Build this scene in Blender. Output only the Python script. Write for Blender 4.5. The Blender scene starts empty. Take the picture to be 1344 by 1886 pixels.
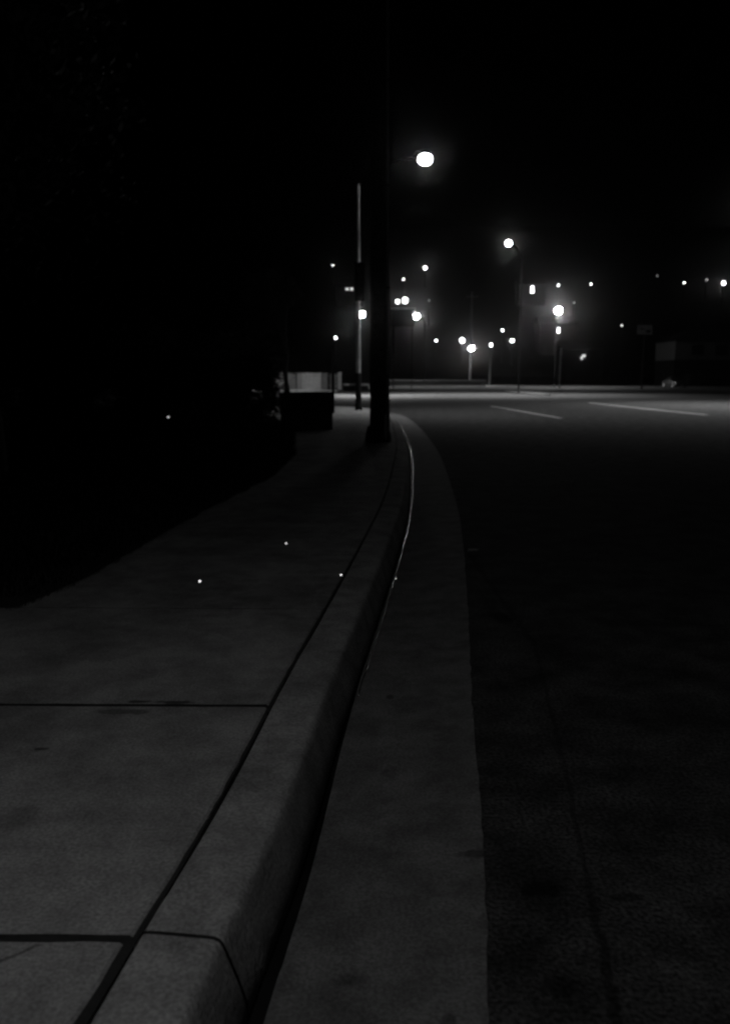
import bpy, bmesh, math, random
from mathutils import Vector, Matrix, noise
random.seed(7)
R = math.radians
sc = bpy.context.scene
col = sc.collection
# ------------------------------------------------------------------ camera
F = 1568.0            # focal length in photo pixels (1344 wide)
HZ = 695.0            # horizon row in the photo
CAMZ = 1.5
PITCH = math.atan((943 - HZ) / F)
cam = bpy.data.cameras.new('camera')
cam.sensor_fit = 'HORIZONTAL'; cam.sensor_width = 36; cam.lens = 36 * F / 1344
cam.clip_start = 0.05; cam.clip_end = 4000
cam.dof.use_dof = True; cam.dof.focus_distance = 3.6; cam.dof.aperture_fstop = 3.6
co = bpy.data.objects.new('camera', cam); col.objects.link(co)
co.location = (0, 0, CAMZ); co.rotation_euler = (math.pi / 2 - PITCH, 0, 0)
sc.camera = co
# ------------------------------------------------------------------ night sky, exposure
w = bpy.data.worlds.new('World'); sc.world = w; w.use_nodes = True
wn = w.node_tree.nodes; wl = w.node_tree.links
sky = wn.new('ShaderNodeTexSky'); sky.sky_type = 'NISHITA'; sky.sun_disc = False
sky.sun_elevation = R(-9); sky.sun_rotation = R(200)
bw = wn.new('ShaderNodeRGBToBW')
wl.new(sky.outputs[0], bw.inputs[0]); wl.new(bw.outputs[0], wn['Background'].inputs[0])
wn['Background'].inputs[1].default_value = 0.02
sc.view_settings.view_transform = 'Standard'; sc.view_settings.look = 'None'
sc.view_settings.exposure = 0; sc.view_settings.gamma = 1
sc.render.engine = 'CYCLES'
sc.cycles.use_denoising = True
sc.cycles.max_bounces = 4; sc.cycles.volume_bounces = 0
sc.cycles.caustics_reflective = False; sc.cycles.caustics_refractive = False
sc.cycles.sample_clamp_indirect = 2
sc.cycles.filter_width = 2.2
LIT = {'near': 225, 'corner': 2400, 'mast': 24000, 'side': 14000, 'far': 11000, 'off': 10500}

# ------------------------------------------------------------------ helpers
def at(px, py, y):
    """point at forward distance y seen at photo pixel (px, py)"""
    c, s = math.cos(PITCH), math.sin(PITCH)
    v = Vector(((px - 672) / F, c - s * (py - 943) / F, -s - c * (py - 943) / F))
    t = y / v.y
    return Vector((v.x * t, y, CAMZ + v.z * t))
def gnd(px, py, z=0.0):
    c, s = math.cos(PITCH), math.sin(PITCH)
    v = Vector(((px - 672) / F, c - s * (py - 943) / F, -s - c * (py - 943) / F))
    t = (z - CAMZ) / v.z
    return Vector((v.x * t, v.y * t, z))
def lerp_tab(tab, y):
    if y <= tab[0][0]:
        (a, b), (c, d) = tab[0], tab[1]
    elif y >= tab[-1][0]:
        (a, b), (c, d) = tab[-2], tab[-1]
    else:
        for k in range(len(tab) - 1):
            if tab[k][0] <= y <= tab[k + 1][0]:
                (a, b), (c, d) = tab[k], tab[k + 1]; break
    return b + (d - b) * (y - a) / (c - a)

class MB:
    def __init__(s): s.bm = bmesh.new()
    def box(s, cx, cy, cz, sx, sy, sz, rot=0, bevel=0.0):
        m = Matrix.Translation((cx, cy, cz)) @ Matrix.Rotation(rot, 4, 'Z') @ Matrix.Diagonal((sx, sy, sz, 1))
        g = bmesh.ops.create_cube(s.bm, size=1, matrix=m)
        if bevel:
            es = list({e for v in g['verts'] for e in v.link_edges})
            bmesh.ops.bevel(s.bm, geom=es, offset=bevel, segments=2, affect='EDGES')
        return s
    def tube(s, pts, radii, n=12, cap=True):
        pts = [Vector(p) for p in pts]; rings = []
        if not hasattr(radii, '__len__'): radii = [radii] * len(pts)
        for i, p in enumerate(pts):
            d = (pts[min(i + 1, len(pts) - 1)] - pts[max(i - 1, 0)]).normalized()
            a = d.orthogonal().normalized() if abs(d.z) < .99 else Vector((1, 0, 0))
            if abs(d.z) < .99: a = d.cross(Vector((0, 0, 1))).normalized()
            b = d.cross(a).normalized()
            rings.append([s.bm.verts.new(p + (a * math.cos(t) + b * math.sin(t)) * radii[i])
                          for t in [2 * math.pi * k / n for k in range(n)]])
        for i in range(len(rings) - 1):
            for k in range(n):
                s.bm.faces.new((rings[i][k], rings[i][(k + 1) % n], rings[i + 1][(k + 1) % n], rings[i + 1][k]))
        if cap:
            s.bm.faces.new(rings[0][::-1]); s.bm.faces.new(rings[-1])
        return s
    def ell(s, c, r, u=16, v=10, zlo=-1.0, zhi=1.0):
        m = Matrix.Translation(c) @ Matrix.Diagonal((r[0], r[1], r[2], 1))
        g = bmesh.ops.create_uvsphere(s.bm, u_segments=u, v_segments=v, radius=1, matrix=m)
        for vt in g['verts']:
            z = (vt.co.z - c[2]) / r[2]
            vt.co.z = c[2] + r[2] * max(zlo, min(zhi, z))
        return s
    def poly(s, pts):
        s.bm.faces.new([s.bm.verts.new(p) for p in pts]); return s
    def prism(s, pts, h):
        """outline pts (list of Vector) extruded by vector h"""
        h = Vector(h); a = [s.bm.verts.new(p) for p in pts]; b = [s.bm.verts.new(Vector(p) + h) for p in pts]
        s.bm.faces.new(a[::-1]); s.bm.faces.new(b)
        n = len(a)
        for i in range(n): s.bm.faces.new((a[i], a[(i + 1) % n], b[(i + 1) % n], b[i]))
        return s
    def build(s, name, mat, parent=None, smooth=False, loc=None):
        bmesh.ops.recalc_face_normals(s.bm, faces=s.bm.faces[:])
        me = bpy.data.meshes.new(name); s.bm.to_mesh(me); s.bm.free()
        if smooth:
            for p in me.polygons: p.use_smooth = True
            try: me.set_sharp_from_angle(angle=R(40))
            except Exception: pass
        me.materials.append(mat)
        o = bpy.data.objects.new(name, me); col.objects.link(o)
        if parent: o.parent = parent
        if loc is not None: o.location = loc
        return o
def tag(o, label=None, cat=None, group=None, kind=None):
    if label: o['label'] = label
    if cat: o['category'] = cat
    if group: o['group'] = group
    if kind: o['kind'] = kind
    return o
def empty(name, loc, label, cat, group=None, rz=0):
    o = bpy.data.objects.new(name, None); col.objects.link(o)
    o.location = loc; o.rotation_euler.z = rz; o.empty_display_size = .1
    return tag(o, label, cat, group)

# ------------------------------------------------------------------ materials
def mat(name, c, rough=.7, var=.2, scale=6., bump=0., bscale=60., metal=0., spec=.5, emis=0., fine=0., coord='Object'):
    m = bpy.data.materials.new(name); m.use_nodes = True
    nt = m.node_tree; N = nt.nodes; L = nt.links; b = N['Principled BSDF']
    b.inputs['Roughness'].default_value = rough; b.inputs['Metallic'].default_value = metal
    b.inputs['Specular IOR Level'].default_value = spec
    if emis:
        b.inputs['Base Color'].default_value = (c, c, c, 1)
        b.inputs['Emission Color'].default_value = (1, 1, 1, 1); b.inputs['Emission Strength'].default_value = emis
        return m
    tc = N.new('ShaderNodeTexCoord')
    n = N.new('ShaderNodeTexNoise'); n.inputs['Scale'].default_value = scale; n.inputs['Detail'].default_value = 6
    n.inputs['Roughness'].default_value = .65
    L.new(tc.outputs[coord], n.inputs['Vector'])
    r = N.new('ShaderNodeMapRange'); r.inputs[1].default_value = .37; r.inputs[2].default_value = .63
    r.inputs[3].default_value = c * (1 - var); r.inputs[4].default_value = c * (1 + var)
    L.new(n.outputs['Fac'], r.inputs[0]); last = r.outputs[0]
    if fine:
        n2 = N.new('ShaderNodeTexNoise'); n2.inputs['Scale'].default_value = bscale * 1.3; n2.inputs['Detail'].default_value = 3
        L.new(tc.outputs[coord], n2.inputs['Vector'])
        r2 = N.new('ShaderNodeMapRange'); r2.inputs[1].default_value = .35; r2.inputs[2].default_value = .65
        r2.inputs[3].default_value = 1 - fine; r2.inputs[4].default_value = 1 + fine
        L.new(n2.outputs['Fac'], r2.inputs[0])
        mu = N.new('ShaderNodeMath'); mu.operation = 'MULTIPLY'
        L.new(last, mu.inputs[0]); L.new(r2.outputs[0], mu.inputs[1]); last = mu.outputs[0]
    L.new(last, b.inputs['Base Color'])
    m['_c'] = 1
    if bump:
        n3 = N.new('ShaderNodeTexNoise'); n3.inputs['Scale'].default_value = bscale; n3.inputs['Detail'].default_value = 5
        L.new(tc.outputs[coord], n3.inputs['Vector'])
        bp = N.new('ShaderNodeBump'); bp.inputs['Strength'].default_value = bump; bp.inputs['Distance'].default_value = .01
        L.new(n3.outputs['Fac'], bp.inputs['Height']); L.new(bp.outputs[0], b.inputs['Normal'])
    return m
def add_marks(m, ellipses, lines=(), dark=.45):
    """worn stains and joints that really are on the surface, in object space"""
    nt = m.node_tree; N = nt.nodes; L = nt.links; b = N['Principled BSDF']
    src = b.inputs['Base Color'].links[0].from_socket
    tc = N.new('ShaderNodeTexCoord')
    wn_ = N.new('ShaderNodeTexNoise'); wn_.inputs['Scale'].default_value = 9; wn_.inputs['Detail'].default_value = 5
    L.new(tc.outputs['Object'], wn_.inputs['Vector'])
    sep = N.new('ShaderNodeSeparateXYZ'); L.new(tc.outputs['Object'], sep.inputs[0])
    def M(op, a, b_, clamp=False):
        n = N.new('ShaderNodeMath'); n.operation = op; n.use_clamp = clamp
        for i, v in enumerate((a, b_)):
            if isinstance(v, (int, float)): n.inputs[i].default_value = v
            elif v is not None: L.new(v, n.inputs[i])
        return n.outputs[0]
    wob = M('SUBTRACT', wn_.outputs['Fac'], .5)
    tot = None
    for (x, y, rx, ry, amt) in ellipses:
        dx = M('DIVIDE', M('SUBTRACT', sep.outputs[0], x), rx); dy = M('DIVIDE', M('SUBTRACT', sep.outputs[1], y), ry)
        d = M('SQRT', M('ADD', M('MULTIPLY', dx, dx), M('MULTIPLY', dy, dy)), None)
        d = M('ADD', d, M('MULTIPLY', wob, 2.6))
        k = M('MULTIPLY', M('MULTIPLY', M('SUBTRACT', 1.0, d), 2.2, True), amt)
        tot = k if tot is None else M('MAXIMUM', tot, k)
    for (x0, y0, x1, y1, wd, amt) in lines:
        sl = (x1 - x0) / (y1 - y0)
        ln = M('ADD', M('MULTIPLY', M('SUBTRACT', sep.outputs[1], y0), sl), x0)
        ln = M('ADD', ln, M('MULTIPLY', wob, wd * 2.5))
        d = M('DIVIDE', M('ABSOLUTE', M('SUBTRACT', sep.outputs[0], ln), None), wd)
        k = M('MULTIPLY', M('MULTIPLY', M('SUBTRACT', 1.0, d), 2.0, True), amt)
        ok = M('MULTIPLY', M('GREATER_THAN', sep.outputs[1], min(y0, y1)), M('LESS_THAN', sep.outputs[1], max(y0, y1)))
        k = M('MULTIPLY', k, ok)
        tot = k if tot is None else M('MAXIMUM', tot, k)
    fac = M('SUBTRACT', 1.0, tot)
    mu = M('MULTIPLY', src, fac)
    L.new(mu, b.inputs['Base Color'])

M_conc = mat('concrete', .30, .85, .30, 3.2, .5, 75, fine=.24, spec=.3)
M_kerb = mat('kerb_concrete', .31, .85, .30, 4.0, .5, 75, fine=.24, spec=.3)
M_gut = mat('gutter_concrete', .135, .8, .3, 4.6, .5, 75, fine=.26, spec=.3)
M_asph = mat('asphalt', .046, .9, .5, 3.2, .9, 55, fine=.55, spec=.06)
M_asph2 = M_asph
M_dirt = mat('joint_dirt', .02, .95, .3, 20)
M_soil = mat('soil', .012, 1, .4, 2, spec=0)
M_gap = mat('shaded_gap_dirt', .004, 1, .3, 20, spec=0)  # gap dirt made near-black: the kerb's shade is put into its colour
M_grass = mat('grass_blade', .035, .8, .4, 3)
M_leaf = mat('leaf', .03, .75, .4, 1.5, spec=.15)
M_leaf2 = mat('leaf_pale', .05, .65, .4, 1.5, spec=.2)
M_bark = mat('bark', .05, .95, .4, 9, .8, 14)
M_wood = mat('pole_wood', .022, .95, .35, 7, .6, 25, spec=.1)
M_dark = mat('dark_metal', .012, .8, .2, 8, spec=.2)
M_black = mat('black_plastic', .0025, 1.0, .2, 8, spec=0)
M_galv = mat('galvanised_metal', .62, .5, .25, 3)
M_galvd = mat('dull_metal', .12, .7, .2, 8)
M_conduit = mat('conduit', .28, .6, .2, 12)
M_white = mat('white_plate', .8, .6, .06, 12)
M_paint = mat('road_paint', .34, .7, .3, 18, fine=.35)
M_lens = mat('lamp_lens', .9, .3, emis=45)
M_lens_g = mat('glowing_lamp_lens', .9, .3, emis=120)
M_lens_g2 = mat('bright_glowing_lamp_lens', .9, .3, emis=230)
M_lens_s = mat('small_lamp_lens', .9, .3, emis=16)
M_lens_m = mat('mid_lamp_lens', .9, .3, emis=14)
M_lens_d = mat('dim_lamp_lens', .9, .3, emis=2.2)
M_lens_v = mat('faint_lamp_lens', .9, .3, emis=.6)
M_fence = [mat('fence_paint_%d' % i, c, .8, .2, 3) for i, c in enumerate((.09, .15, .30, .24, .12))]
M_pale = mat('pale_siding', .02, .8, .1, 2)
M_siding_dark = mat('dark_siding', .007, .95, .2, 2, spec=0)
M_roof = mat('roof_shingle', .01, 1, .3, 4, spec=0)
M_glass = mat('window_glass', .01, .08, .1, 2)
M_bench = mat('bench_concrete', .05, .85, .3, 6, .4, 60)
M_benchwood = mat('bench_wood', .018, .8, .3, 10)
M_sign = mat('sign_face', .35, .6, .2, 3)
M_car = mat('car_paint', .03, .25, .1, 2, metal=.3)
M_rubber = mat('tyre_rubber', .015, .8, .2, 9)
M_refl = mat('reflector', .10, .4, .05, 4, metal=.3)
M_cap = mat('cap_metal', .9, .27, .03, 40, metal=1.0)
M_paper = mat('paper', .75, .7, .1, 60)
M_water = mat('water', .03, .24, .2, 30, .35, 45, spec=1.0)

# ------------------------------------------------------------------ kerb line (foot of the kerb face)
BASE = [(0.0, -.50), (1.79, -.28), (2.07, -.24), (2.56, -.18), (3.82, -.06), (5.3, .10), (7.4, .31), (9.2, .47), (11.5, .625),
        (16.4, .89), (20.5, 1.01), (25.2, 1.09), (30.0, 1.08), (33.5, .95)]
raw = [Vector((-.50 - .122 * k, -1.0 * k)) for k in range(8, 0, -1)] + [Vector((x, y)) for y, x in BASE]
raw += [Vector(p) for p in ((.62, 36.0), (.05, 38.2), (-.9, 40.2), (-2.4, 41.8), (-4.4, 42.8), (-7, 43.2), (-11, 43.4), (-20, 43.6), (-40, 44), (-70, 44.5))]
def catmull(P, step=.05):
    out = []
    for i in range(len(P) - 1):
        p0, p1, p2, p3 = P[max(i - 1, 0)], P[i], P[i + 1], P[min(i + 2, len(P) - 1)]
        n = max(2, min(60, int((p2 - p1).length / step)))
        for k in range(n):
            t = k / n
            out.append(.5 * ((2 * p1) + (p2 - p0) * t + (2 * p0 - 5 * p1 + 4 * p2 - p3) * t * t + (3 * p1 - p0 - 3 * p2 + p3) * t ** 3))
    out.append(P[-1]); return out
LINE = catmull(raw)
for yc in (1.868, 1.880):
    i_ = next(i for i in range(len(LINE)) if LINE[i].y > yc)
    t_ = (yc - LINE[i_ - 1].y) / (LINE[i_].y - LINE[i_ - 1].y)
    LINE.insert(i_, LINE[i_ - 1].lerp(LINE[i_], t_))
CUT = next(i for i in range(len(LINE)) if LINE[i].y > 1.8799)
NRM = []
for i, p in enumerate(LINE):
    d = (LINE[min(i + 2, len(LINE) - 1)] - LINE[max(i - 2, 0)]).normalized()
    NRM.append(Vector((d.y, -d.x)))        # towards the road
def offs(i, o): return LINE[i] + NRM[i] * o
def sweep(profile, mat_, name, cut=False, rng=None, wob=0, rag=0):
    """profile = [(offset to road, z)] swept along the kerb line"""
    mb = MB(); prev = None
    for i in (rng or range(len(LINE))):
        row = []
        for (o, z) in (profile(LINE[i].y) if callable(profile) else profile):
            q = offs(i, o + (noise.noise(Vector((LINE[i].x * 2, LINE[i].y * 2, o * 30))) * wob if wob else 0) + (rag * noise.noise(Vector((LINE[i].x * 11, LINE[i].y * 11, 7.0))) if rag and o > .5 else 0))
            row.append(mb.bm.verts.new((q.x, q.y, z)))
        if prev and not (cut and i == CUT):
            for k in range(len(row) - 1): mb.bm.faces.new((prev[k], prev[k + 1], row[k + 1], row[k]))
        prev = row
    return mb.build(name, mat_, smooth=True)
KW = .285                                     # kerb top width to the joint
fp = [(-KW + .006, .06), (-KW + .006, .143), (-KW + .012, .149), (-KW + .05, .1505), (-.12, .1505), (-.100, .149), (-.086, .144), (-.076, .134), (-.068, .115), (-.04, .04), (-.02, -.022), (-.018, -.07)]
kerb = sweep(fp, M_kerb, 'kerb', wob=.004, cut=True)
tag(kerb, 'pale concrete kerb with rounded edge curving away towards the corner', kind='structure')
kb = sweep([(o - .006 if o > -.2 else o, z - .010) for o, z in fp], M_dirt, 'joint_bed', rng=range(CUT - 2, CUT + 2)); tag(kb, 'dark dirt in the joint across the kerb', kind='structure')
def idx_y(y): return min(range(len(LINE)), key=lambda i: abs(LINE[i].y - y) if LINE[i].x > -1.2 or y < 3 else 99)
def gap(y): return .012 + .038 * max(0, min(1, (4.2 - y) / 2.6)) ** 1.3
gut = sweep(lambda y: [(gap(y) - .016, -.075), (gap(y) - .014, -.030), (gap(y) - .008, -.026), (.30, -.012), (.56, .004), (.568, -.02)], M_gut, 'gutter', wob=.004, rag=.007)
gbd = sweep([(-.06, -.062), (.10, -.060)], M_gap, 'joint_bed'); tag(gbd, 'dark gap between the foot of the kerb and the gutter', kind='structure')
tag(gut, 'flat concrete gutter pan between the kerb and the asphalt', kind='structure')
add_marks(M_gut, [(.36, 2.50, .07, .03, .6), (-.02, 1.95, .05, .03, .35), (.2, 1.8, .02, .03, .5), (.12, 5.3, .03, .05, .4), (.1, 3.1, .05, .08, .3), (.12, 3.9, .02, .03, .6)])
# water trickle left at the kerb foot
tr = MB(); prev = None
for i in range(len(LINE)):
    y = LINE[i].y
    if y < 3.9 or y > 37 or LINE[i].x < -.2: continue
    wdt = .005 + .008 * min(1, max(0, (y - 3.4) / 5)) + .012 * min(1, max(0, (y - 7) / 12))
    wdt *= .8 + 1.1 * noise.noise(Vector((0, y * 4, 0)))
    wdt = max(.001, wdt)
    a = offs(i, .010); b_ = offs(i, .014 + wdt)
    row = [tr.bm.verts.new((a.x, a.y, -.0205)), tr.bm.verts.new(((a.x + b_.x) / 2, (a.y + b_.y) / 2, -.0165)), tr.bm.verts.new((b_.x, b_.y, -.021))]
    if prev:
        for k in range(2): tr.bm.faces.new((prev[k], prev[k + 1], row[k + 1], row[k]))
    prev = row
tag(tr.build('water', M_water, smooth=True), 'thin wet trickle shining along the foot of the kerb', kind='structure')

# ------------------------------------------------------------------ pavement slabs (one sheet with real joint grooves)
GRASS = [(-8, -3.1), (4.72, -2.12), (5.45, -1.92), (8.3, -1.68), (11.6, -1.28), (15, -1.24), (23, -1.9), (30, -3.2), (40, -6.0)]
# transverse joints, in metres along y
JY = [-6.6, -5.1, -3.6, -2.1, -.6, .52, 1.88, 3.365, 4.86, 6.4, 7.9, 9.4, 10.9, 12.4, 13.9, 15.4, 16.9, 18.4, 19.9, 21.4, 22.9, 24.4, 25.9, 27.4, 28.9, 30.4, 31.9, 33.4, 34.9, 36.4, 37.9, 39.4, 40.9]
pv = MB()
def kx(y, side=0):
    """x of the inner kerb joint at forward distance y"""
    Q = KQ
    for a, b in zip(Q[:-1], Q[1:]):
        if a.y <= y <= b.y: return a.x + (b.x - a.x) * (y - a.y) / (b.y - a.y)
    return Q[0].x
KQ = [offs(i, -KW - .006) for i in range(len(LINE))]
KX = {}
def kxc(y):
    k = round(y, 3)
    if k not in KX: KX[k] = kx(y)
    return KX[k]
JG = {1.88: .014, 3.365: .015, .52: .012}
for a, b_ in zip(JY[:-1], JY[1:]):
    
    ga, gb = (JG.get(a, .003), JG.get(b_, .003))
    y0, y1 = a + ga, b_ - gb
    n = 20; rows = []
    for k in range(n + 1):
        y = y0 + (y1 - y0) * k / n
        xr = kxc(y) - (.016 if y < 1.88 else .004) - .006 * noise.noise(Vector((5, y * 9, 0))); xl = lerp_tab(GRASS, y) if y > 4.8 else -3.6
        xl2 = xl + .04 * noise.noise(Vector((0, y * 2.5, 3))) if y > 4.8 else xl
        sk = .03 * (1 if k in (0, n) else 0)
        # joints run slightly skew to the camera as in the photograph
        row = [(xl2, y + .035, .10), (xl2, y + .035, .150), (xl2 + .02, y + .034, .1525)]
        nc = 36 if (y0 < 6.5 and y1 > 1) else 4
        for c in range(1, nc):
            t = c / nc; X = xl2 + .02 + (xr - .012 - xl2 - .02) * t
            jj = (.0045 * noise.noise(Vector((X * 14, a if k == 0 else b_, 2.0 if k == 0 else 9.0))) + .004 * noise.noise(Vector((X * 3, y0, 4.0)))) if k in (0, n) else 0
            row.append((X, y + .034 * (1 - t) + jj, .1525))
        row += [(xr - .012, y, .1525), (xr - .003, y, .146), (xr - .001, y, .10)]
        rows.append(row)
    vv = [[pv.bm.verts.new(p) for p in r] for r in rows]
    for i in range(n):
        for k in range(len(rows[0]) - 1): pv.bm.faces.new((vv[i][k], vv[i][k + 1], vv[i + 1][k + 1], vv[i + 1][k]))
    for r_, s_ in ((0, -1), (n, 1)):       # slab end faces
        low = [pv.bm.verts.new((rows[r_][k][0], rows[r_][k][1], .10)) for k in range(1, len(rows[0]) - 1)]
        up = vv[r_][1:-1]
        for k in range(len(up) - 1): pv.bm.faces.new((up[k], up[k + 1], low[k + 1], low[k])).material_index = 1
pav = pv.build('pavement', M_conc); pav.data.materials.append(M_dirt)
tag(pav, 'pale concrete pavement slabs with dark joints beside the kerb', kind='structure')
add_marks(M_conc, [(-1.18, 2.95, .030, .012, .7), (-.78, 3.40, .09, .025, .8), (-.95, 3.41, .05, .02, .8), (-1.5, 2.6, .4, .5, .22), (-.55, 5.2, .7, .5, .25), (-1.0, 3.3, .12, .03, .5), (-1.05, 1.72, .03, .12, .35)],
          [(-1.02, 1.66, -.78, 1.86, .012, .55)])
# bed below the slabs: joint dirt
bed = MB()
pts = []
N_ = 60
L_, R_ = [], []
for k in range(N_ + 1):
    y = -6.4 + (40.5 + 6.4) * k / N_
    R_.append((kxc(y) + .005, y, .1465)); L_.append(((lerp_tab(GRASS, y) if y > 4.8 else -3.6) + .05, y, .1465))
bl = [bed.bm.verts.new(p) for p in L_]; br = [bed.bm.verts.new(p) for p in R_]
for k in range(N_): bed.bm.faces.new((bl[k], br[k], br[k + 1], bl[k + 1]))
tag(bed.build('joint_bed', M_dirt), 'dark dirt in the joints under the pavement slabs', kind='structure')

# ------------------------------------------------------------------ road
rd = MB()
edge = []
for i in range(0, len(LINE), 3):
    q = offs(i, .556); edge.append(Vector((q.x, q.y, 0)))
near = [e for e in edge]
ring = near + [Vector((-70, 90, 0)), Vector((-30, 92.5, 0)), Vector((-3, 92.5, 0)), Vector((-1.5, 137, 0)), Vector((40, 124, 0)), Vector((90, 108, 0)), Vector((160, 90, 0)), Vector((160, -12, 0)), Vector((0, -12, 0))]
vs = [rd.bm.verts.new(p) for p in ring]
f_ = rd.bm.faces.new(vs); bmesh.ops.triangulate(rd.bm, faces=[f_], ngon_method='EAR_CLIP')
road = rd.build('road', M_asph)
tag(road, 'wide dark asphalt road running to a lit junction', kind='structure')
s0, s1, s2, s3 = gnd(985, 1190), gnd(1048, 1450), gnd(1086, 1650), gnd(1140, 1886)
st = [gnd(1000, 1640), gnd(1160, 1655), gnd(930, 1140), gnd(1030, 1820), gnd(1010, 1360), gnd(1250, 1760)]
add_marks(M_asph, [(st[0].x, st[0].y, .075, .05, .6), (st[1].x, st[1].y, .08, .025, .5), (st[2].x, st[2].y, .07, .16, .6), (st[3].x, st[3].y, .04, .06, .35),
                   (st[4].x, st[4].y, .05, .04, .25), (st[5].x, st[5].y, .1, .03, .25)],
          [(s0.x, s0.y, s1.x, s1.y, .014, .35), (s1.x, s1.y, s2.x, s2.y, .012, .4), (s2.x, s2.y, s3.x, s3.y, .018, .5), (s3.x, s3.y, s3.x + .03, 1.2, .016, .5),
           (s0.x - .25, 14, s0.x, s0.y, .03, .4)])
# lane markings
lm = MB()
def stripe(a, b, wd=.13):
    a, b = Vector(a), Vector(b); d = (b - a).normalized(); n = Vector((-d.y, d.x, 0)) * wd / 2
    k = 14; pr = None
    for j in range(k + 1):
        c = a.lerp(b, j / k); w_ = 1 + .18 * noise.noise(c * 1.7)
        row = [lm.bm.verts.new(c + n * w_ + Vector((0, 0, .004))), lm.bm.verts.new(c - n * w_ + Vector((0, 0, .004)))]
        if pr: lm.bm.faces.new((pr[0], pr[1], row[1], row[0]))
        pr = row
stripe(gnd(905, 748), gnd(1032, 770), .22)
stripe(gnd(1085, 742), gnd(1300, 764), .28)
tag(lm.build('lane_marking', M_paint), 'two long worn white lane lines on the asphalt', kind='structure')

# ------------------------------------------------------------------ ground and hill
def hill(x, y):
    yy = y - 182
    if yy <= 0: return 0.0
    z = .22 * yy if yy > 20 else .0055 * yy * yy
    return z
gr = MB(); nx, ny = 60, 60; grid = []
for j in range(ny + 1):
    y = -200 + 1000 * j / ny; row = []
    for i in range(nx + 1):
        x = -500 + 1100 * i / nx
        row.append(gr.bm.verts.new((x, y, -.06 + hill(x, y))))
    grid.append(row)
for j in range(ny):
    for i in range(nx): gr.bm.faces.new((grid[j][i], grid[j][i + 1], grid[j + 1][i + 1], grid[j + 1][i]))
tag(gr.build('ground', M_soil), 'dark earth rising into a hillside behind the junction', kind='structure')
# lawn: dark earth sheet with blades
lw = MB(); lp = []
for k in range(50):
    y = 4.80 + (42 - 4.80) * k / 49
    lp.append((lerp_tab(GRASS, y) - .005, y))
rows = []
for x, y in lp:
    rows.append([lw.bm.verts.new((x - t, y if t else y, .125 + (.02 * noise.noise(Vector((x - t, y, 0))) if t > .3 else 0))) for t in (0, .3, 1, 2, 4, 8, 16, 40)])
for a, b_ in zip(rows[:-1], rows[1:]):
    for k in range(7): lw.bm.faces.new((a[k], a[k + 1], b_[k + 1], b_[k]))
tag(lw.build('lawn', M_soil), 'dark lawn beside the pavement', kind='structure')
gb = MB()
for k in range(26000):
    y = 4.86 + 20 * random.random() ** 1.6
    x = lerp_tab(GRASS, y) + .03 - 5.5 * random.random() ** 1.7
    h = random.uniform(.03, .09); a = random.random() * 6.28; wd = random.uniform(.003, .006)
    c, s = math.cos(a) * wd, math.sin(a) * wd; lx, ly = random.uniform(-.03, .03), random.uniform(-.03, .03)
    v = [gb.bm.verts.new((x - c, y - s, .12)), gb.bm.verts.new((x + c, y + s, .12)), gb.bm.verts.new((x + lx, y + ly, .12 + h))]
    gb.bm.faces.new(v)
go = gb.build('grass', M_grass); tag(go, 'short dark grass along the left edge of the pavement', 'grass', kind='stuff')

# far verge beyond the road, median island
vg = MB()
vg.prism([Vector(p) for p in ((-1.5, 137.2, -.05), (40, 124.2, -.05), (90, 108.2, -.05), (160, 90.2, -.05), (160, 100, -.05), (90, 128, -.05), (40, 150, -.05), (-1.5, 160, -.05))], (0, 0, .17))
tag(vg.build('far_pavement', M_bench), 'dark raised verge on the far side of the road', kind='structure')
fp2 = MB(); fp2.prism([Vector(p) for p in ((-75, 90.4, -.05), (-30, 92.7, -.05), (-3.0, 92.7, -.05), (-3.0, 97, -.05), (-75, 97, -.05))], (0, 0, .2))
tag(fp2.build('far_pavement', M_conc), 'pale strip of pavement under the fence across the side street', kind='structure')
isl = MB(); isl.prism([Vector((15.2 + .9 * math.cos(t) , 82 + 11 * math.sin(t), -.03)) for t in [k * math.pi / 12 for k in range(24)]], (0, 0, .15))
tag(isl.build('traffic_island', M_bench), 'low dark kerbed island in the wide road', kind='structure')

# ------------------------------------------------------------------ street lamps
def lamp_head(root, hx, hy, hz, ang, scale=1.0, lens=M_lens, power=0, cone=130, blend=.8, round_=False, housing=True):
    """cobra head: housing, glowing bowl, real light; local coordinates of root"""
    c, s = math.cos(ang), math.sin(ang)
    if housing:
        h = MB(); h.ell((-.05 * scale, 0, .25 * scale), (.40 * scale, .19 * scale, .13 * scale), zlo=-.5)
        h.box(-.40 * scale, 0, .12 * scale, .25 * scale, .15 * scale, .10 * scale, bevel=.02)
        o = h.build('housing', M_black, root, True, (hx, hy, hz)); o.rotation_euler.z = ang
    l = MB()
    if round_: l.ell((0, 0, 0), (.30 * scale, .30 * scale, .29 * scale))
    else: l.ell((.06, 0, -.02), (.33 * scale, .27 * scale, .25 * scale))
    l = l.build('lens', lens, root, True, (hx, hy, hz - .02)); l.rotation_euler.z = ang
    if power:
        ld = bpy.data.lights.new('lamp_light', 'SPOT'); ld.energy = power; ld.spot_size = R(cone); ld.spot_blend = blend
        ld.shadow_soft_size = .25 * scale
        lo = bpy.data.objects.new('lamp_light', ld); col.objects.link(lo); lo.parent = root
        lo.location = (hx, hy, hz - .36 * scale)
        return lo
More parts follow.
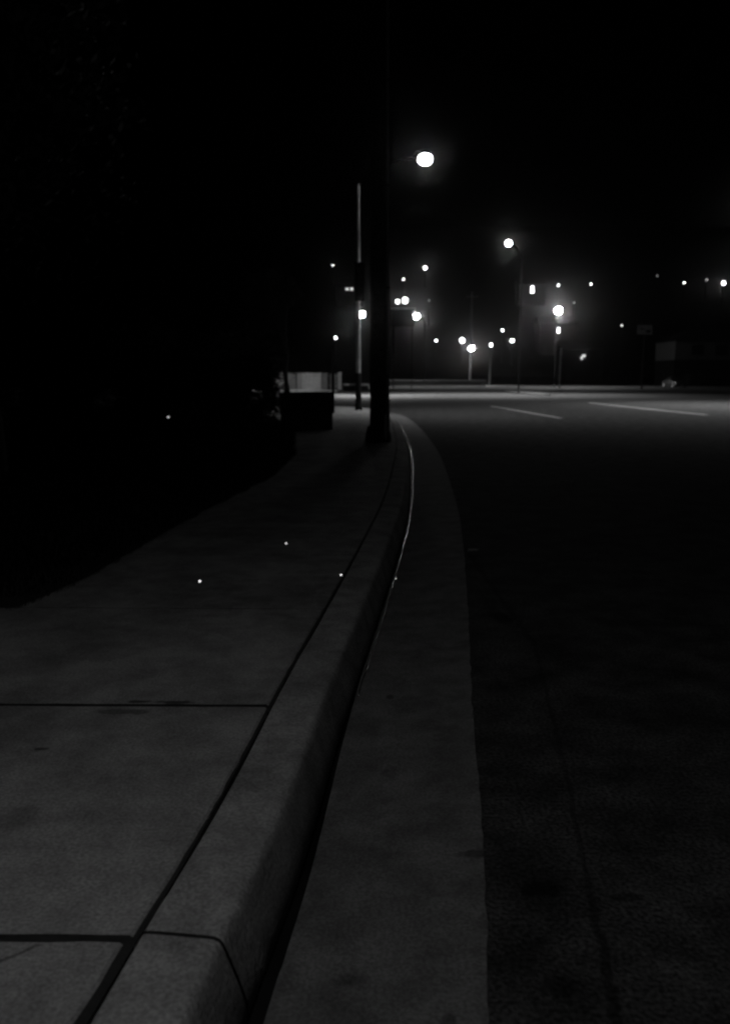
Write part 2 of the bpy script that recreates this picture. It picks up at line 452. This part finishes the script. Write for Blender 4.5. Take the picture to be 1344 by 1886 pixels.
def street_lamp(base, head, label, lens=M_lens, power=0, cone=130, blend=.8, scale=1.0, name='street_lamp', group=None, pr=(.12, .07), rise=.85, mat_=None, round_=False, cat='street lamp', dropz=0):
    """base = world Vector of the foot, head = world Vector of the luminaire"""
    mat_ = mat_ or M_dark
    root = empty(name, base, label, cat, group)
    r = head - base; top = r.z - rise
    n = 8
    MB().tube([(0, 0, top * k / n) for k in range(n + 1)], [pr[0] + (pr[1] - pr[0]) * k / n for k in range(n + 1)], 14).build('pole', mat_, root, True)
    b = MB(); b.box(0, 0, .015, pr[0] * 3.4, pr[0] * 3.4, .03, bevel=.005); b.tube([(0, 0, .03), (0, 0, .30), (0, 0, .36)], [pr[0] * 1.35, pr[0] * 1.3, pr[0] * 1.02], 14)
    b.build('base', M_dark, root, True)
    ang = math.atan2(r.y, r.x) if math.hypot(r.x, r.y) > .05 else 0
    hl = math.hypot(r.x, r.y)
    if hl > .15:
        ex, ey = r.x - .45 * scale * math.cos(ang), r.y - .45 * scale * math.sin(ang)
        pts = [(0, 0, top - .1)]
        for t in (.12, .3, .5, .7, .88, 1): pts.append((ex * t, ey * t, top + rise * (1 - (1 - t) ** 2)))
        MB().tube(pts, [.045, .045, .042, .04, .038, .035, .03], 8).build('arm', M_black, root, True)
    lo = lamp_head(root, r.x, r.y, r.z, ang, scale, lens, power, cone, blend, round_)
    return root, lo
# corner lamp: tall galvanised pole with its arm over the road, 35 m ahead
hp = at(780, 291, 35.9)
bp = gnd(660, 755, .15)
sl, cl_ = street_lamp(bp, hp, 'tall pale street lamp on the corner, its upper pole lit', power=LIT['corner'], cone=134, blend=1.0,
                    pr=(.105, .055), rise=.95, mat_=M_galv, scale=.86)
MB().tube([(0, 0, .2), (0, 0, 1.5), (0, 0, 1.54)], [.125, .118, .105], 14).build('pole_shade_sleeve', M_dark, sl, True)  # added sleeve; its dark tone stands in for the unlit foot of the pole
cl_.rotation_euler = (0, R(-24), 0)
MB().box(0, 0, 0, .40, .06, 1.55, bevel=.02).build('signal_backplate', M_black, sl, loc=(.06, -.24, 5.2))
sg = MB(); sg.box(0, 0, 0, .24, .16, 1.1, bevel=.03)
for k in (-.35, 0, .35): sg.tube([(0, .06, k), (0, .30, k + .0)], .11, 12)
sg.build('signal_head', M_black, sl, loc=(.06, -.12, 5.2))
# lamp behind the photographer that lights the foreground
NEAR = Vector((-1.7, -2.6, 5.5))
_, nl = street_lamp(Vector((-3.9, -3.0, .12)), NEAR, 'shielded lamp behind the viewer lighting the near pavement', lens=M_lens_m, power=LIT['near'], cone=80, blend=1.0)
nl.rotation_euler = (Vector((-.1, .3, 0)) - (NEAR - Vector((0, 0, .36)))).to_track_quat('-Z', 'Y').to_euler()
# lamps across the side street; the low one is added, unseen, for the fence
h2 = at(666, 578, 72); street_lamp(Vector((h2.x - .22, 73.2, 0)), h2, 'glowing street lamp seen low behind the tall corner lamp pole', lens=M_lens_g, mat_=M_galvd, power=LIT['side'], cone=162, scale=.9, pr=(.10, .06), group='glowing lamps over the junction')
_, fl = street_lamp(Vector((-10.6, 87.0, 0)), Vector((-10.2, 87.3, 2.9)), 'added low lamp across the side street, unseen behind the shrubs, lighting the fence', lens=M_lens_m, power=1500, cone=150, blend=.3, scale=.5, pr=(.05, .04), rise=.2)
fl.rotation_euler = (R(70), 0, R(-25))
# lamps over the far side
h3 = at(766, 582, 136); street_lamp(Vector((h3.x + 1.5, 137.8, .12)), h3, 'glowing street lamp just right of the dark utility pole above the junction', lens=M_lens_g, mat_=M_black, power=LIT['far'], cone=150, scale=1.7, group='glowing lamps over the junction')
h4 = at(1028, 571, 127); street_lamp(Vector((h4.x + .3, 129.5, .12)), h4, 'brightest glowing street lamp on the far right side of the junction', lens=M_lens_g2, mat_=M_black, power=LIT['far'] * 1.25, cone=150, scale=1.75, group='glowing lamps over the junction')
h5 = at(868, 641, 150); street_lamp(Vector((h5.x + .1, 152.5, -.05)), h5, 'low glowing street lamp with its pole visible, right of the pair of round lights', lens=M_lens_g, mat_=M_dark, power=LIT['far'] * .8, cone=150, scale=1.55, group='glowing lamps over the junction', rise=.6)
h6 = at(937, 447, 75); street_lamp(Vector((h6.x + 1.6, 77.5, .12)), h6, 'highest round lamp hanging over the road to the right of the tall corner lamp', mat_=M_black, power=LIT['mast'], cone=128, scale=.95, pr=(.08, .05))
# lamp outside the right edge
street_lamp(Vector((23.5, 47.5, .0)), Vector((20.5, 46, 10.2)), 'street lamp standing just outside the right edge of the view', power=LIT['off'], cone=156, scale=1.0)
M_lens_halo = M_lens

# hillside street lamps and houses: each light belongs to a thing
def hill_lamp(px, py, size, label, lens=M_lens_s, H=7.5, tall=1.0):
    e = (HZ - py) / F
    d = None
    y = 150.0
    while y < 900:
        if hill(0, y) + H >= CAMZ + (at(px, py, y).z - CAMZ): break
        y += 1
    p = at(px, py, y); r = max(.20, (size - 5.6) * y / F / 2)
    root = empty('hillside_lamp', (p.x, y + .6, hill(0, y) - .1), label, 'street lamp', 'lamps dotted over the dark hillside')
    hz = p.z - (hill(0, y) - .1)
    MB().tube([(0, 0, 0), (0, 0, max(.5, hz - .2))], [.13, .08], 8).build('pole', M_dark, root, True)
    MB().tube([(0, 0, max(.4, hz - .3)), (0, -.3, hz + r * .9), (0, -.6, hz + r * 1.05)], .05, 6).build('arm', M_dark, root, True)
    l = MB(); l.ell((0, -.6, hz), (r, r, r * tall)); l.build('lens', lens, root, True)
    return root
hl = [(783, 493, 11, 'bright round hillside lamp, highest one just right of the utility pole', M_lens_s, 1),
      (743, 514, 6, 'small hillside lamp between the highest one and the close pair', M_lens_s, 1.2),
      (732, 555, 11, 'smaller left lamp of the close pair right of the utility pole', M_lens_s, 1.1),
      (746, 553, 14, 'larger right lamp of the close pair right of the utility pole', M_lens_s, 1.1),
      (803, 627, 5.5, 'tiny low hillside lamp left of the two round lights', M_lens_s, 1),
      (851, 627, 13, 'round bright lamp touching the upper left of the low glowing street lamp', M_lens_s, 1.1),
      (904, 635, 6, 'small lamp just right of the low glowing street lamp', M_lens_s, 1.2),
      (925, 608, 8, 'small lamp above and between the low glowing lamp and a larger round one', M_lens_s, 1),
      (943, 627, 11, 'round lamp low on the hill midway between two glowing street lamps', M_lens_s, 1),
      (1028, 525, 8.5, 'lamp directly above the brightest glowing street lamp', M_lens_s, 1),
      (1088, 523, 7.5, 'lamp on the hill to the upper right of the brightest street lamp', M_lens_s, 1.1),
      (1332, 521, 11, 'bright lamp at the right edge of the hillside', M_lens_s, 1.1),
      (1057, 557, 4.5, 'dim tiny lamp close to the upper right of the brightest street lamp', M_lens_d, 1),
      (1145, 599, 4, 'faint tiny lamp left of the rectangular road sign', M_lens_d, 1),
      (1210, 508, 3, 'faintest tiny lamp high on the hill above the road sign', M_lens_v, 1),
      (1260, 520, 4.5, 'dim lamp high on the hill, left of the two near the right edge', M_lens_m, 1),
      (1301, 515, 4, 'dim lamp high on the hill beside the bright one at the right edge', M_lens_d, 1),
      (790, 553, 4, 'faint lamp above the right of the glowing lamp near the utility pole', M_lens_v, 1.5),
      (613, 488, 6, 'small lamp left of the tall corner lamp pole, highest on that side', M_lens_m, .8),
      (618, 622, 6, 'small bright lamp low to the left of the corner lamp pole', M_lens_s, 1.2)]
for px, py, s_, lb, le, tl in hl: hill_lamp(px, py, s_, lb, le, tall=tl)

# houses on the hillside whose lit window is what one sees
def house(px, py, y, wpx, hpx, label, wins, lens):
    """small dark house; wins = [(px, py, w, h)] lit windows in photo pixels"""
    p = at(px, py, y); k = y / F
    z0 = min(hill(0, y), p.z - 1.2) - .1
    root = empty('hillside_house', (p.x, y, z0), label, 'house', 'houses on the dark hillside')
    W, D, H = 9.0, 7.0, max(3.0, p.z - z0 + 1.6)
    m = MB(); m.box(0, D / 2 + .1, H / 2, W, D, H); m.build('wall', M_siding_dark, root)
    rf = MB(); rf.prism([Vector((-W / 2 - .4, -.3, H)), Vector((-W / 2 - .4, D + .5, H)), Vector((-W / 2 - .4, D / 2, H + 2))], (W + .8, 0, 0)); rf.build('roof', M_roof, root)
    for (wx, wy, ww, wh) in wins:
        q = at(wx, wy, y)
        fr = MB(); fr.box(q.x - p.x, .06, q.z - z0, ww * k + .2, .08, wh * k + .2); fr = fr.build('window', M_dark, root)
        pn = MB(); pn.box(q.x - p.x, .01, q.z - z0, ww * k, .04, wh * k); pn.build('pane', lens, fr)
    MB().box(-3.2, .05, 1.05, .95, .1, 2.1).build('door', M_dark, root)
    return root
M_win = mat('lit_window', .8, .5, emis=.9)
M_win2 = mat('bright_lit_window', .8, .5, emis=9)
house(643, 532, 300, 0, 0, 'hillside house with two dull lit windows left of the corner lamp pole', [(639, 532, 5, 4), (647.5, 532, 4.5, 4.5)], M_win)
house(980, 532, 300, 0, 0, 'hillside house with one tall bright lit window left of the brightest street lamp', [(980, 529, 4, 4), (980, 536, 5, 5)], M_win2)
house(1073, 657, 190, 0, 0, 'low house with a slanting dull lit window right of the brightest street lamp', [(1075, 655, 6, 4), (1071, 659, 3.5, 5)], M_win)
house(1028, 608, 215, 0, 0, 'house with one narrow upright lit window below the brightest street lamp', [(1028, 608, 3, 8)], M_win2)

# ------------------------------------------------------------------ utility pole
ub = gnd(699, 816, .13)
up = empty('utility_pole', (ub.x, ub.y + .12, .12), 'thick dark wooden utility pole beside the kerb reaching out of the top of the view', 'utility pole')
rr = []; pp = []
for k in range(29):
    z = 12.4 * k / 28 ; rr.append(.215 - .075 * z / 12.4 + .004 * math.sin(k * 2.1)); pp.append((.004 * math.sin(k * 1.3), .004 * math.cos(k * 1.7), z))
MB().tube(pp, rr, 20).build('shaft', M_wood, up, True)
cd = MB(); cd.tube([(.165 - .045 * k / 10, -.135 + .02 * k / 10, .06 + 1.18 * k) for k in range(11)], .026, 10); cd.build('conduit', M_conduit, up, True)
for z in (1.4, 3.2, 5.2, 7.2, 9.2): MB().box(.163 - .004 * z, -.135, z, .10, .075, .03, bevel=.004).build('conduit_clamp', M_dark, up)
mk = MB(); mk.tube([(.115, -.190, .10), (.125, -.188, .62)], .022, 8); mk.build('marker_strip', M_galv, up, True)
cl = MB(); cl.tube([(-.03, .02, .0), (-.03, .02, .20), (-.035, .02, .36)], [.285, .265, .22], 18); cl.build('base_collar', M_wood, up, True)
ca = MB(); ca.box(0, 0, 11.2, 2.4, .11, .12, bevel=.01)
ca = ca.build('crossarm', M_wood, up)
for x in (-1.0, -.35, .35, 1.0): MB().tube([(x, 0, 11.27), (x, 0, 11.33), (x, 0, 11.40), (x, 0, 11.46)], [.035, .05, .035, .03], 8).build('insulator', M_dark, ca, True)

# ------------------------------------------------------------------ bench on the pavement
b0 = gnd(562, 792, .1525)
bn = empty('bench', (b0.x, b0.y + .1, .1525), 'dark bench with slab ends at the back of the pavement, left of the utility pole', 'bench', rz=R(8))
for x in (-.62, .58):
    s = MB(); s.prism([Vector((x, -.02, 0)), Vector((x, .50, 0)), Vector((x, .50, .40)), Vector((x, .14, .44)), Vector((x, .08, .95)), Vector((x, -.02, .95))], (.13, 0, 0)); s.build('leg', M_bench, bn)
s = MB()
for k in range(3): s.box(.045, .20 + .13 * k, .47, 1.36, .115, .04, bevel=.006)
s.build('seat', M_benchwood, bn)
MB().box(.045, .24, .22, 1.10, .34, .42, bevel=.01).build('base', M_bench, bn)
s = MB(); s.box(.045, -.055, .70, 1.42, .055, .56, bevel=.008); s.build('backrest', M_benchwood, bn)

# ------------------------------------------------------------------ fence and gate posts across the side street
fd = 95.0
fr_ = empty('board_fence', (at(560, 700, fd).x, fd, .15), 'pale boarded fence lit by lamps across the side street, one of them added', 'fence')
def fx(px): return (px - 560) * fd / F
for (a, b_, mi) in ((500, 533, 1), (533, 546, 0), (546, 556, 1), (556, 565, 3), (565, 590, 2), (590, 603, 4)):
    m = MB(); n = max(2, int(round((fx(b_) - fx(a)) / .16))); w_ = (fx(b_) - fx(a)) / n
    for k in range(n): m.box(fx(a) + w_ * (k + .5), random.uniform(-.004, .004), .93, w_ - .012, .025, 1.82 + random.uniform(-.02, .02))
    m.build('board_panel', M_fence[mi], fr_)
for px in (546, 565, 590, 603): MB().box(fx(px), -.06, .96, .10, .09, 1.95, bevel=.01).build('post', M_fence[2] if px in (565, 590) else M_dark, fr_)
MB().box(fx(551), .06, 1.3, fx(603) - fx(500), .05, .09).build('rail', M_fence[1], fr_)
for k, (a, b_) in enumerate(((604.5, 611), (615, 622))):
    pass
gt = empty('gate', (at(609, 700, 95.2).x, 95.2, .15), 'short dim gate panel between the boarded fence and the pale gate pillar', 'gate')
m = MB()
for k in range(9): m.box(-.35 + k * .165, 0, .92, .06, .03, 1.7)
m.box(.3, -.03, .45, 1.5, .04, .08); m.box(.3, -.03, 1.5, 1.5, .04, .08); m.build('panel', M_fence[3], gt)
pi = empty('gate_pillar', (at(626, 700, 94.6).x, 94.6, .15), 'pale square gate pillar at the right end of the fence', 'pillar')
m = MB(); m.box(0, 0, .9, .36, .36, 1.8, bevel=.02); m.build('shaft', M_fence[2], pi); MB().box(0, 0, 1.86, .48, .48, .1, bevel=.02).build('cap', M_fence[2], pi)
sp = empty('signpost', (at(613, 700, 88).x, 88, 0), 'thin dark post standing in front of the gate', 'post')
MB().tube([(0, 0, 0), (0, 0, 4.6)], [.15, .12], 10).build('post', M_black, sp, True)
m = MB(); m.box(0, -.15, 4.2, .5, .04, .7, bevel=.01); m.build('sign_plate', M_siding_dark, sp)
wl_ = empty('low_wall', (at(652, 700, 96).x, 96, .0), 'low pale wall right of the gate pillar, seen between the poles', 'wall')
m = MB(); m.box(.2, 0, .72, 2.9, .25, .22, bevel=.02); m.build('coping', M_fence[2], wl_); m = MB(); m.box(.2, 0.02, .3, 2.7, .18, .6); m.build('wall', M_siding_dark, wl_)
w2 = empty('parapet_wall', (at(800, 700, 143).x, 143, .1), 'long dim low wall beyond the far side of the junction', 'wall')
m = MB(); m.box(0, 0, .42, 17, .3, .84); m.build('wall', M_siding_dark, w2); m = MB(); m.box(0, -.01, .92, 17.2, .4, .12, bevel=.02); m.build('coping', M_bench, w2)

# dark overhead board near the first glowing lamp
bd = at(742, 585, 112)
br_ = empty('sign_board', (bd.x, 112, 0), 'dark board on posts right of the utility pole with a faint light upper edge', 'sign board')
m = MB(); m.box(0, 0, bd.z, 2.9, .12, 2.2, bevel=.03); m.build('board', M_black, br_)
m = MB(); m.box(0, -.06, bd.z + 1.16, 3.1, .22, .10); m.build('top_rail', M_galv, br_)
for x in (-1.2, 1.2): MB().tube([(x, .14, 0), (x, .14, bd.z + 1)], .08, 8).build('post', M_black, br_, True)

# road sign on the right
sg_ = at(1187, 607, 110)
rs = empty('road_sign', (sg_.x, 110, .0), 'large pale rectangular road sign high on a post at the right of the junction', 'sign')
m = MB(); m.box(0, 0, sg_.z, 1.95, .05, 1.2, bevel=.02); m.build('sign_plate', M_sign, rs)
m = MB(); m.tube([(-.0, .08, 0), (0, .08, sg_.z + .5)], [.14, .10], 10); m.build('post', M_dark, rs, True)
MB().box(-.35, -.035, sg_.z + .1, .5, .012, .12).build('marking', M_siding_dark, rs); MB().box(.45, -.035, sg_.z - .2, .55, .012, .35).build('marking', M_siding_dark, rs)
# traffic signal below the brightest lamp
ts_ = at(1032, 648, 112)
ts = empty('traffic_signal', (ts_.x, 112, .0), 'small dim signal head on a pale pole below the brightest street lamp', 'traffic signal')
MB().box(0, 0, ts_.z, .62, .2, 1.15, bevel=.05).build('signal_head', M_dark, ts)
m = MB()
for k in (-.35, 0, .35): m.tube([(0, -.08, ts_.z + k), (0, -.30, ts_.z + k)], [.15, .15], 12)
m.build('visor', M_sign, ts, True)
MB().tube([(0, .0, 0), (0, .0, ts_.z - .56)], .085, 10).build('pole', M_sign, ts, True)
# utility pole behind the low lamp
fpz = empty('utility_pole', (at(868, 600, 165).x, 165, 0), 'slender dim utility pole rising behind the low glowing street lamp', 'utility pole')
MB().tube([(0, 0, 0), (0, 0, 17.5)], [.2, .12], 8).build('shaft', M_bark, fpz, True); MB().box(0, 0, 16.6, 2.4, .12, .14).build('crossarm', M_bark, fpz)

# ------------------------------------------------------------------ house on the right
hb = at(1240, 700, 134); k_ = 134 / F
hs = empty('house', (hb.x, 134, 0), 'pale two storey house with dark square windows, barely lit at the right edge', 'house')
W = 15.0
m = MB(); m.box(W / 2, 4.6, 5.65, W, 9, 2.9); m.build('upper_wall', M_pale, hs)
m = MB(); m.box(W / 2, 4.7, 2.1, W - .1, 8.8, 4.2); m.build('lower_wall', M_siding_dark, hs)
m = MB(); m.prism([Vector((-.5, -.5, 7.1)), Vector((-.5, 9.7, 7.1)), Vector((1.5, 4.6, 8.9))], (.01, 0, 0)); m.bm.clear()
v = [m.bm.verts.new(p) for p in ((-.5, -.4, 7.1), (W + .5, -.4, 7.1), (W + .5, 9.6, 7.1), (-.5, 9.6, 7.1), (3.5, 4.6, 9.0), (W - 3.5, 4.6, 9.0))]
for f in ((0, 1, 5, 4), (1, 2, 5), (2, 3, 4, 5), (3, 0, 4), (0, 3, 2, 1)): m.bm.faces.new([v[i] for i in f])
m.build('roof', M_roof, hs)
for x in (3.4, 7.1, 11.2):
    fr = MB(); fr.box(x, .08, 5.75, 1.95, .08, 1.75); fr = fr.build('window', M_pale, hs); MB().box(x, .02, 5.75, 1.75, .06, 1.55).build('pane', M_glass, fr)
for x in (5.0, 10.0):
    fr = MB(); fr.box(x, .2, 1.7, 1.7, .08, 1.4); fr = fr.build('window', M_dark, hs); MB().box(x, .14, 1.7, 1.5, .06, 1.2).build('pane', M_glass, fr)
d_ = MB(); d_.box(2.2, .24, 1.1, 1.0, .08, 2.1); d_ = d_.build('door', M_dark, hs); MB().box(2.55, .17, 1.1, .05, .07, .05).build('handle', M_refl, d_)

# ------------------------------------------------------------------ parked car (front towards the viewer)
cp = at(1242, 700, 119)
car = empty('parked_car', (cp.x, 119, .125), 'dark parked car with two small reflecting headlights in front of the house', 'car', rz=R(6))
def loft(secs, mat_, name, parent):
    m = MB(); prev = None
    for (y, hw, z0, z1, rnd) in secs:
        ring = [(-hw, z0), (-hw - .0, z0 + (z1 - z0) * .55), (-hw + rnd * .35, z1 - rnd * .25), (-hw + rnd, z1), (hw - rnd, z1), (hw - rnd * .35, z1 - rnd * .25), (hw, z0 + (z1 - z0) * .55), (hw, z0)]
        row = [m.bm.verts.new((x, y, z)) for x, z in ring]
        if prev:
            for k in range(8): m.bm.faces.new((prev[k], prev[(k + 1) % 8], row[(k + 1) % 8], row[k]))
        else: m.bm.faces.new(row)
        prev = row
    m.bm.faces.new(prev[::-1]); return m.build(name, mat_, parent, True)
loft([(-2.25, .70, .30, .62, .15), (-2.1, .82, .22, .72, .15), (-1.3, .88, .2, .86, .12), (-.6, .9, .2, .93, .08), (1.4, .9, .2, .95, .08), (2.0, .85, .24, .92, .12), (2.25, .75, .32, .8, .15)], M_car, 'body', car)
loft([(-.72, .74, .93, .96, .1), (-.1, .70, .93, 1.40, .16), (.9, .69, .93, 1.43, .16), (1.75, .72, .93, .99, .1)], M_glass, 'cabin', car)
loft([(-.05, .60, 1.41, 1.455, .1), (.9, .60, 1.435, 1.475, .1)], M_car, 'roof_panel', car)
for x in (-.82, .82):
    for y in (-1.4, 1.35):
        wh = MB(); wh.tube([(x - .1, y, .32), (x + .1, y, .32)], .32, 20); wh = wh.build('wheel', M_rubber, car, True)
        MB().tube([(x - .112, y, .32), (x + .112, y, .32)], .19, 14).build('rim', M_galv, wh, True)
for x in (-.60, .60): MB().ell((x, -2.2, .60), (.17, .10, .10)).build('headlight', M_refl, car, True)
MB().box(0, -2.275, .42, .5, .02, .12).build('number_plate', M_sign, car)

# ------------------------------------------------------------------ trees, hedge
def tree(base, h, crown, label, n=5000, name='tree', tr=.2, leaf=M_leaf, ls=.09, group='dark trees on the left', lean=(0, 0)):
    root = empty(name, base, label, 'tree', group)
    rnd = random.Random(int(h * 1000) + int(base[0] * 77))
    t = MB(); top = Vector((lean[0], lean[1], h * .75))
    t.tube([top * (k / 8) + Vector((.06 * math.sin(k * 1.9), .05 * math.cos(k * 1.3), 0)) for k in range(9)], [tr * (1.25 if k == 0 else 1 - .08 * k) for k in range(9)], 12)
    for c in crown:
        c0 = Vector(c[:3]); st = top * rnd.uniform(.45, .85)
        mid = st.lerp(c0, .5) + Vector((rnd.uniform(-.2, .2), rnd.uniform(-.2, .2), rnd.uniform(0, .3)))
        t.tube([st, mid, c0], [tr * .45, tr * .28, tr * .1], 7)
    t.build('trunk', M_bark, root, True)
    cr = MB(); vol = sum(c[3] ** 2 for c in crown)
    for c in crown:
        c0 = Vector(c[:3]); r = c[3]
        sub = [c0 + Vector((rnd.gauss(0, .45), rnd.gauss(0, .45), rnd.gauss(0, .4))) * r for _ in range(14)]
        for k in range(int(n * r * r / vol)):
            s_ = rnd.choice(sub); q = s_ + Vector((rnd.gauss(0, .2), rnd.gauss(0, .2), rnd.gauss(0, .16))) * r
            a = Vector((rnd.gauss(0, 1), rnd.gauss(0, 1), rnd.gauss(0, .6))).normalized(); b = a.orthogonal().normalized()
            l = ls * rnd.uniform(.6, 1.4)
            cr.bm.faces.new([cr.bm.verts.new(q + a * l), cr.bm.verts.new(q + b * l * .45), cr.bm.verts.new(q - a * l), cr.bm.verts.new(q - b * l * .45)])
    cr.build('crown', leaf, root)
    return root
tree((-5.6, 12.5, .1), 8.5, [(.2, .1, 7.2, 2.0), (-1.5, .3, 6.3, 1.7), (1.3, -.2, 6.0, 1.5), (.3, 1, 5.2, 1.7), (-.8, -1, 8.2, 1.4), (1.0, .4, 8.3, 1.3)], 'large dark tree at the upper left beside the lawn', 15000, leaf=M_leaf2, ls=.10, tr=.24)
tree((-8.4, 19.5, .1), 8.0, [(.2, .1, 6.2, 2.2), (-1.5, .3, 5.3, 1.9), (1.4, -.2, 5.2, 1.6), (.3, 1, 4.2, 1.8), (.2, -1, 7.6, 1.5)], 'dark tree left of the middle behind the large one', 11000, ls=.12, tr=.22)
tree((-4.55, 50.0, -.06), 7.5, [(-.6, 0, 5.6, 1.3), (-1.9, .3, 5.0, 1.3), (-1.2, -.2, 6.6, 1.1), (.1, .4, 6.4, .8)], 'thin dark street tree whose trunk crosses the pale fence', 6000, ls=.10, tr=.17)
def shrub(base, rx, ry, h, label, n, name='shrub', leaf=M_leaf, ls=.05):
    root = empty(name, base, label, 'shrub', 'dark shrubs behind the lawn')
    rnd = random.Random(int(base[0] * 131 + base[1] * 17))
    m = MB()
    for k in range(9):
        a = rnd.random() * 6.28; m.tube([(0, 0, 0), (math.cos(a) * rx * .3, math.sin(a) * ry * .3, h * .4), (math.cos(a) * rx * .6, math.sin(a) * ry * .6, h * .8)], [.03, .02, .008], 5)
    m.build('stem', M_bark, root, True)
    m = MB(); cl = [Vector((rnd.uniform(-.8, .8) * rx, rnd.uniform(-.8, .8) * ry, rnd.uniform(.15, .88) * h)) for _ in range(26)]
    for k in range(n):
        c = rnd.choice(cl); q = c + Vector((rnd.gauss(0, .16) * rx, rnd.gauss(0, .16) * ry, rnd.gauss(0, .09) * h))
        q.z = max(.02, q.z)
        a = Vector((rnd.gauss(0, 1), rnd.gauss(0, 1), rnd.gauss(0, .7))).normalized(); b = a.orthogonal().normalized(); l = ls * rnd.uniform(.6, 1.4)
        m.bm.faces.new([m.bm.verts.new(q + a * l), m.bm.verts.new(q + b * l * .5), m.bm.verts.new(q - a * l), m.bm.verts.new(q - b * l * .5)])
    m.build('leaves', leaf, root)
    return root
for (x, y, rx, ry, h, n, lb) in ((-3.35, 23.5, 1.05, 1.0, 2.1, 9000, 'rounded dark shrub left of the bench, nearest the pavement'),
                                (-5.2, 22.6, 1.2, 1.1, 2.5, 9000, 'second dark shrub left of the bench'),
                                (-7.3, 22.0, 1.4, 1.2, 2.8, 9000, 'taller dark shrub in the middle of the row'),
                                (-9.7, 21.0, 1.5, 1.2, 2.6, 8000, 'broad dark shrub near the left end of the row'),
                                (-12.4, 20.5, 1.7, 1.3, 3.0, 8000, 'leftmost broad dark shrub of the row'),
                                (-4.6, 30, 1.6, 1.4, 3.0, 9000, 'high dark shrub behind the row left of the bench'),
                                (-8.0, 32, 2.2, 1.8, 3.6, 9000, 'largest dark shrub far behind the row')):
    shrub((x, y, .1), rx, ry, h, lb, n, ls=.06)
# ground point beside the bench; no wall is built here
gwp = gnd(540, 800, .15)

# garden light low in the left
gl = at(310, 768, 17.5)
ga = empty('garden_light', (gl.x, 17.5, .11), 'tiny garden light glinting low in the dark lawn on the left', 'garden light')
hz_ = gl.z - .11
MB().tube([(0, 0, 0), (0, 0, max(.05, hz_ - .03))], .009, 6).build('stake', M_dark, ga, True)
MB().ell((0, 0, hz_), (.020, .020, .016), 10, 8).build('lens', M_win, ga, True)
MB().tube([(0, 0, hz_ + .018), (0, 0, hz_ + .03)], [.04, .012], 10).build('cap', M_dark, ga, True)

# ------------------------------------------------------------------ litter
def cap(px, py, z, label, r=.013):
    """a flattened metal cap leaning on its edge so that it catches the lamp light"""
    p = gnd(px, py, z)
    m = MB(); m.tube([(0, 0, -.004), (0, 0, 0), (0, 0, .003), (0, 0, .004)], [r * 1.1, r * 1.12, r * .97, r * .9], 21)
    o = m.build('bottle_cap', M_cap, None, True)
    hv = ((NEAR - p).normalized() + (Vector((0, 0, CAMZ)) - p).normalized()).normalized()
    o.rotation_euler = hv.to_track_quat('Z', 'Y').to_euler(); o.location = p + Vector((0, 0, r * math.hypot(hv.x, hv.y)))
    tag(o, label, 'bottle cap', 'shining caps dropped along the pavement')
cap(527, 1003, .153, 'farthest tiny shining cap, in the middle of the pavement', .010)
cap(368, 1073, .153, 'leftmost tiny shining cap, towards the lawn', .009)
cap(628, 1061, .153, 'tiny shining cap beside the joint between pavement and kerb', .008)
cap(729, 1067, -.020, 'tiny dull cap lying in the gutter near the kerb foot', .005)
def scrap(px, py, z, w_, d_, label):
    p = gnd(px, py, z); m = MB(); n = 6; g_ = []
    for j in range(4):
        g_.append([m.bm.verts.new(((i / n - .5) * w_ * (1 - .15 * (j % 2)), (j / 3 - .5) * d_, .006 + .022 * abs(math.sin(i * 1.7 + j * 2.1)))) for i in range(n + 1)])
    for j in range(3):
        for i in range(n): m.bm.faces.new((g_[j][i], g_[j][i + 1], g_[j + 1][i + 1], g_[j + 1][i]))
    bmesh.ops.solidify(m.bm, geom=m.bm.faces[:], thickness=.001)
    o = m.build('paper_scrap', M_paper, None, False, (p.x, p.y, z)); tag(o, label, 'litter', 'scraps of litter on the road')
scrap(871, 1017, .003, .10, .06, 'small crumpled paper scrap at the edge between gutter and asphalt')
scrap(1044, 890, .003, .22, .10, 'flat pale scrap lying farther out on the dark asphalt')

# ------------------------------------------------------------------ volume added to imitate lens glow
USE_GLOW_HAZE = True
if USE_GLOW_HAZE:
    m = bpy.data.materials.new('glow_haze'); m.use_nodes = True; N = m.node_tree.nodes; L = m.node_tree.links
    N.remove(N['Principled BSDF']); pv_ = N.new('ShaderNodeVolumePrincipled')
    pv_.inputs['Color'].default_value = (1, 1, 1, 1); pv_.inputs['Density'].default_value = .00035; pv_.inputs['Anisotropy'].default_value = .982
    L.new(pv_.outputs[0], N['Material Output'].inputs['Volume'])
    hb_ = MB(); hb_.box(50, 300, 89, 1120, 1020, 180.0)
    o = hb_.build('glow_haze', m); tag(o, 'thin volume added to imitate lens glow round the lamps', 'glow_haze', kind='stuff')
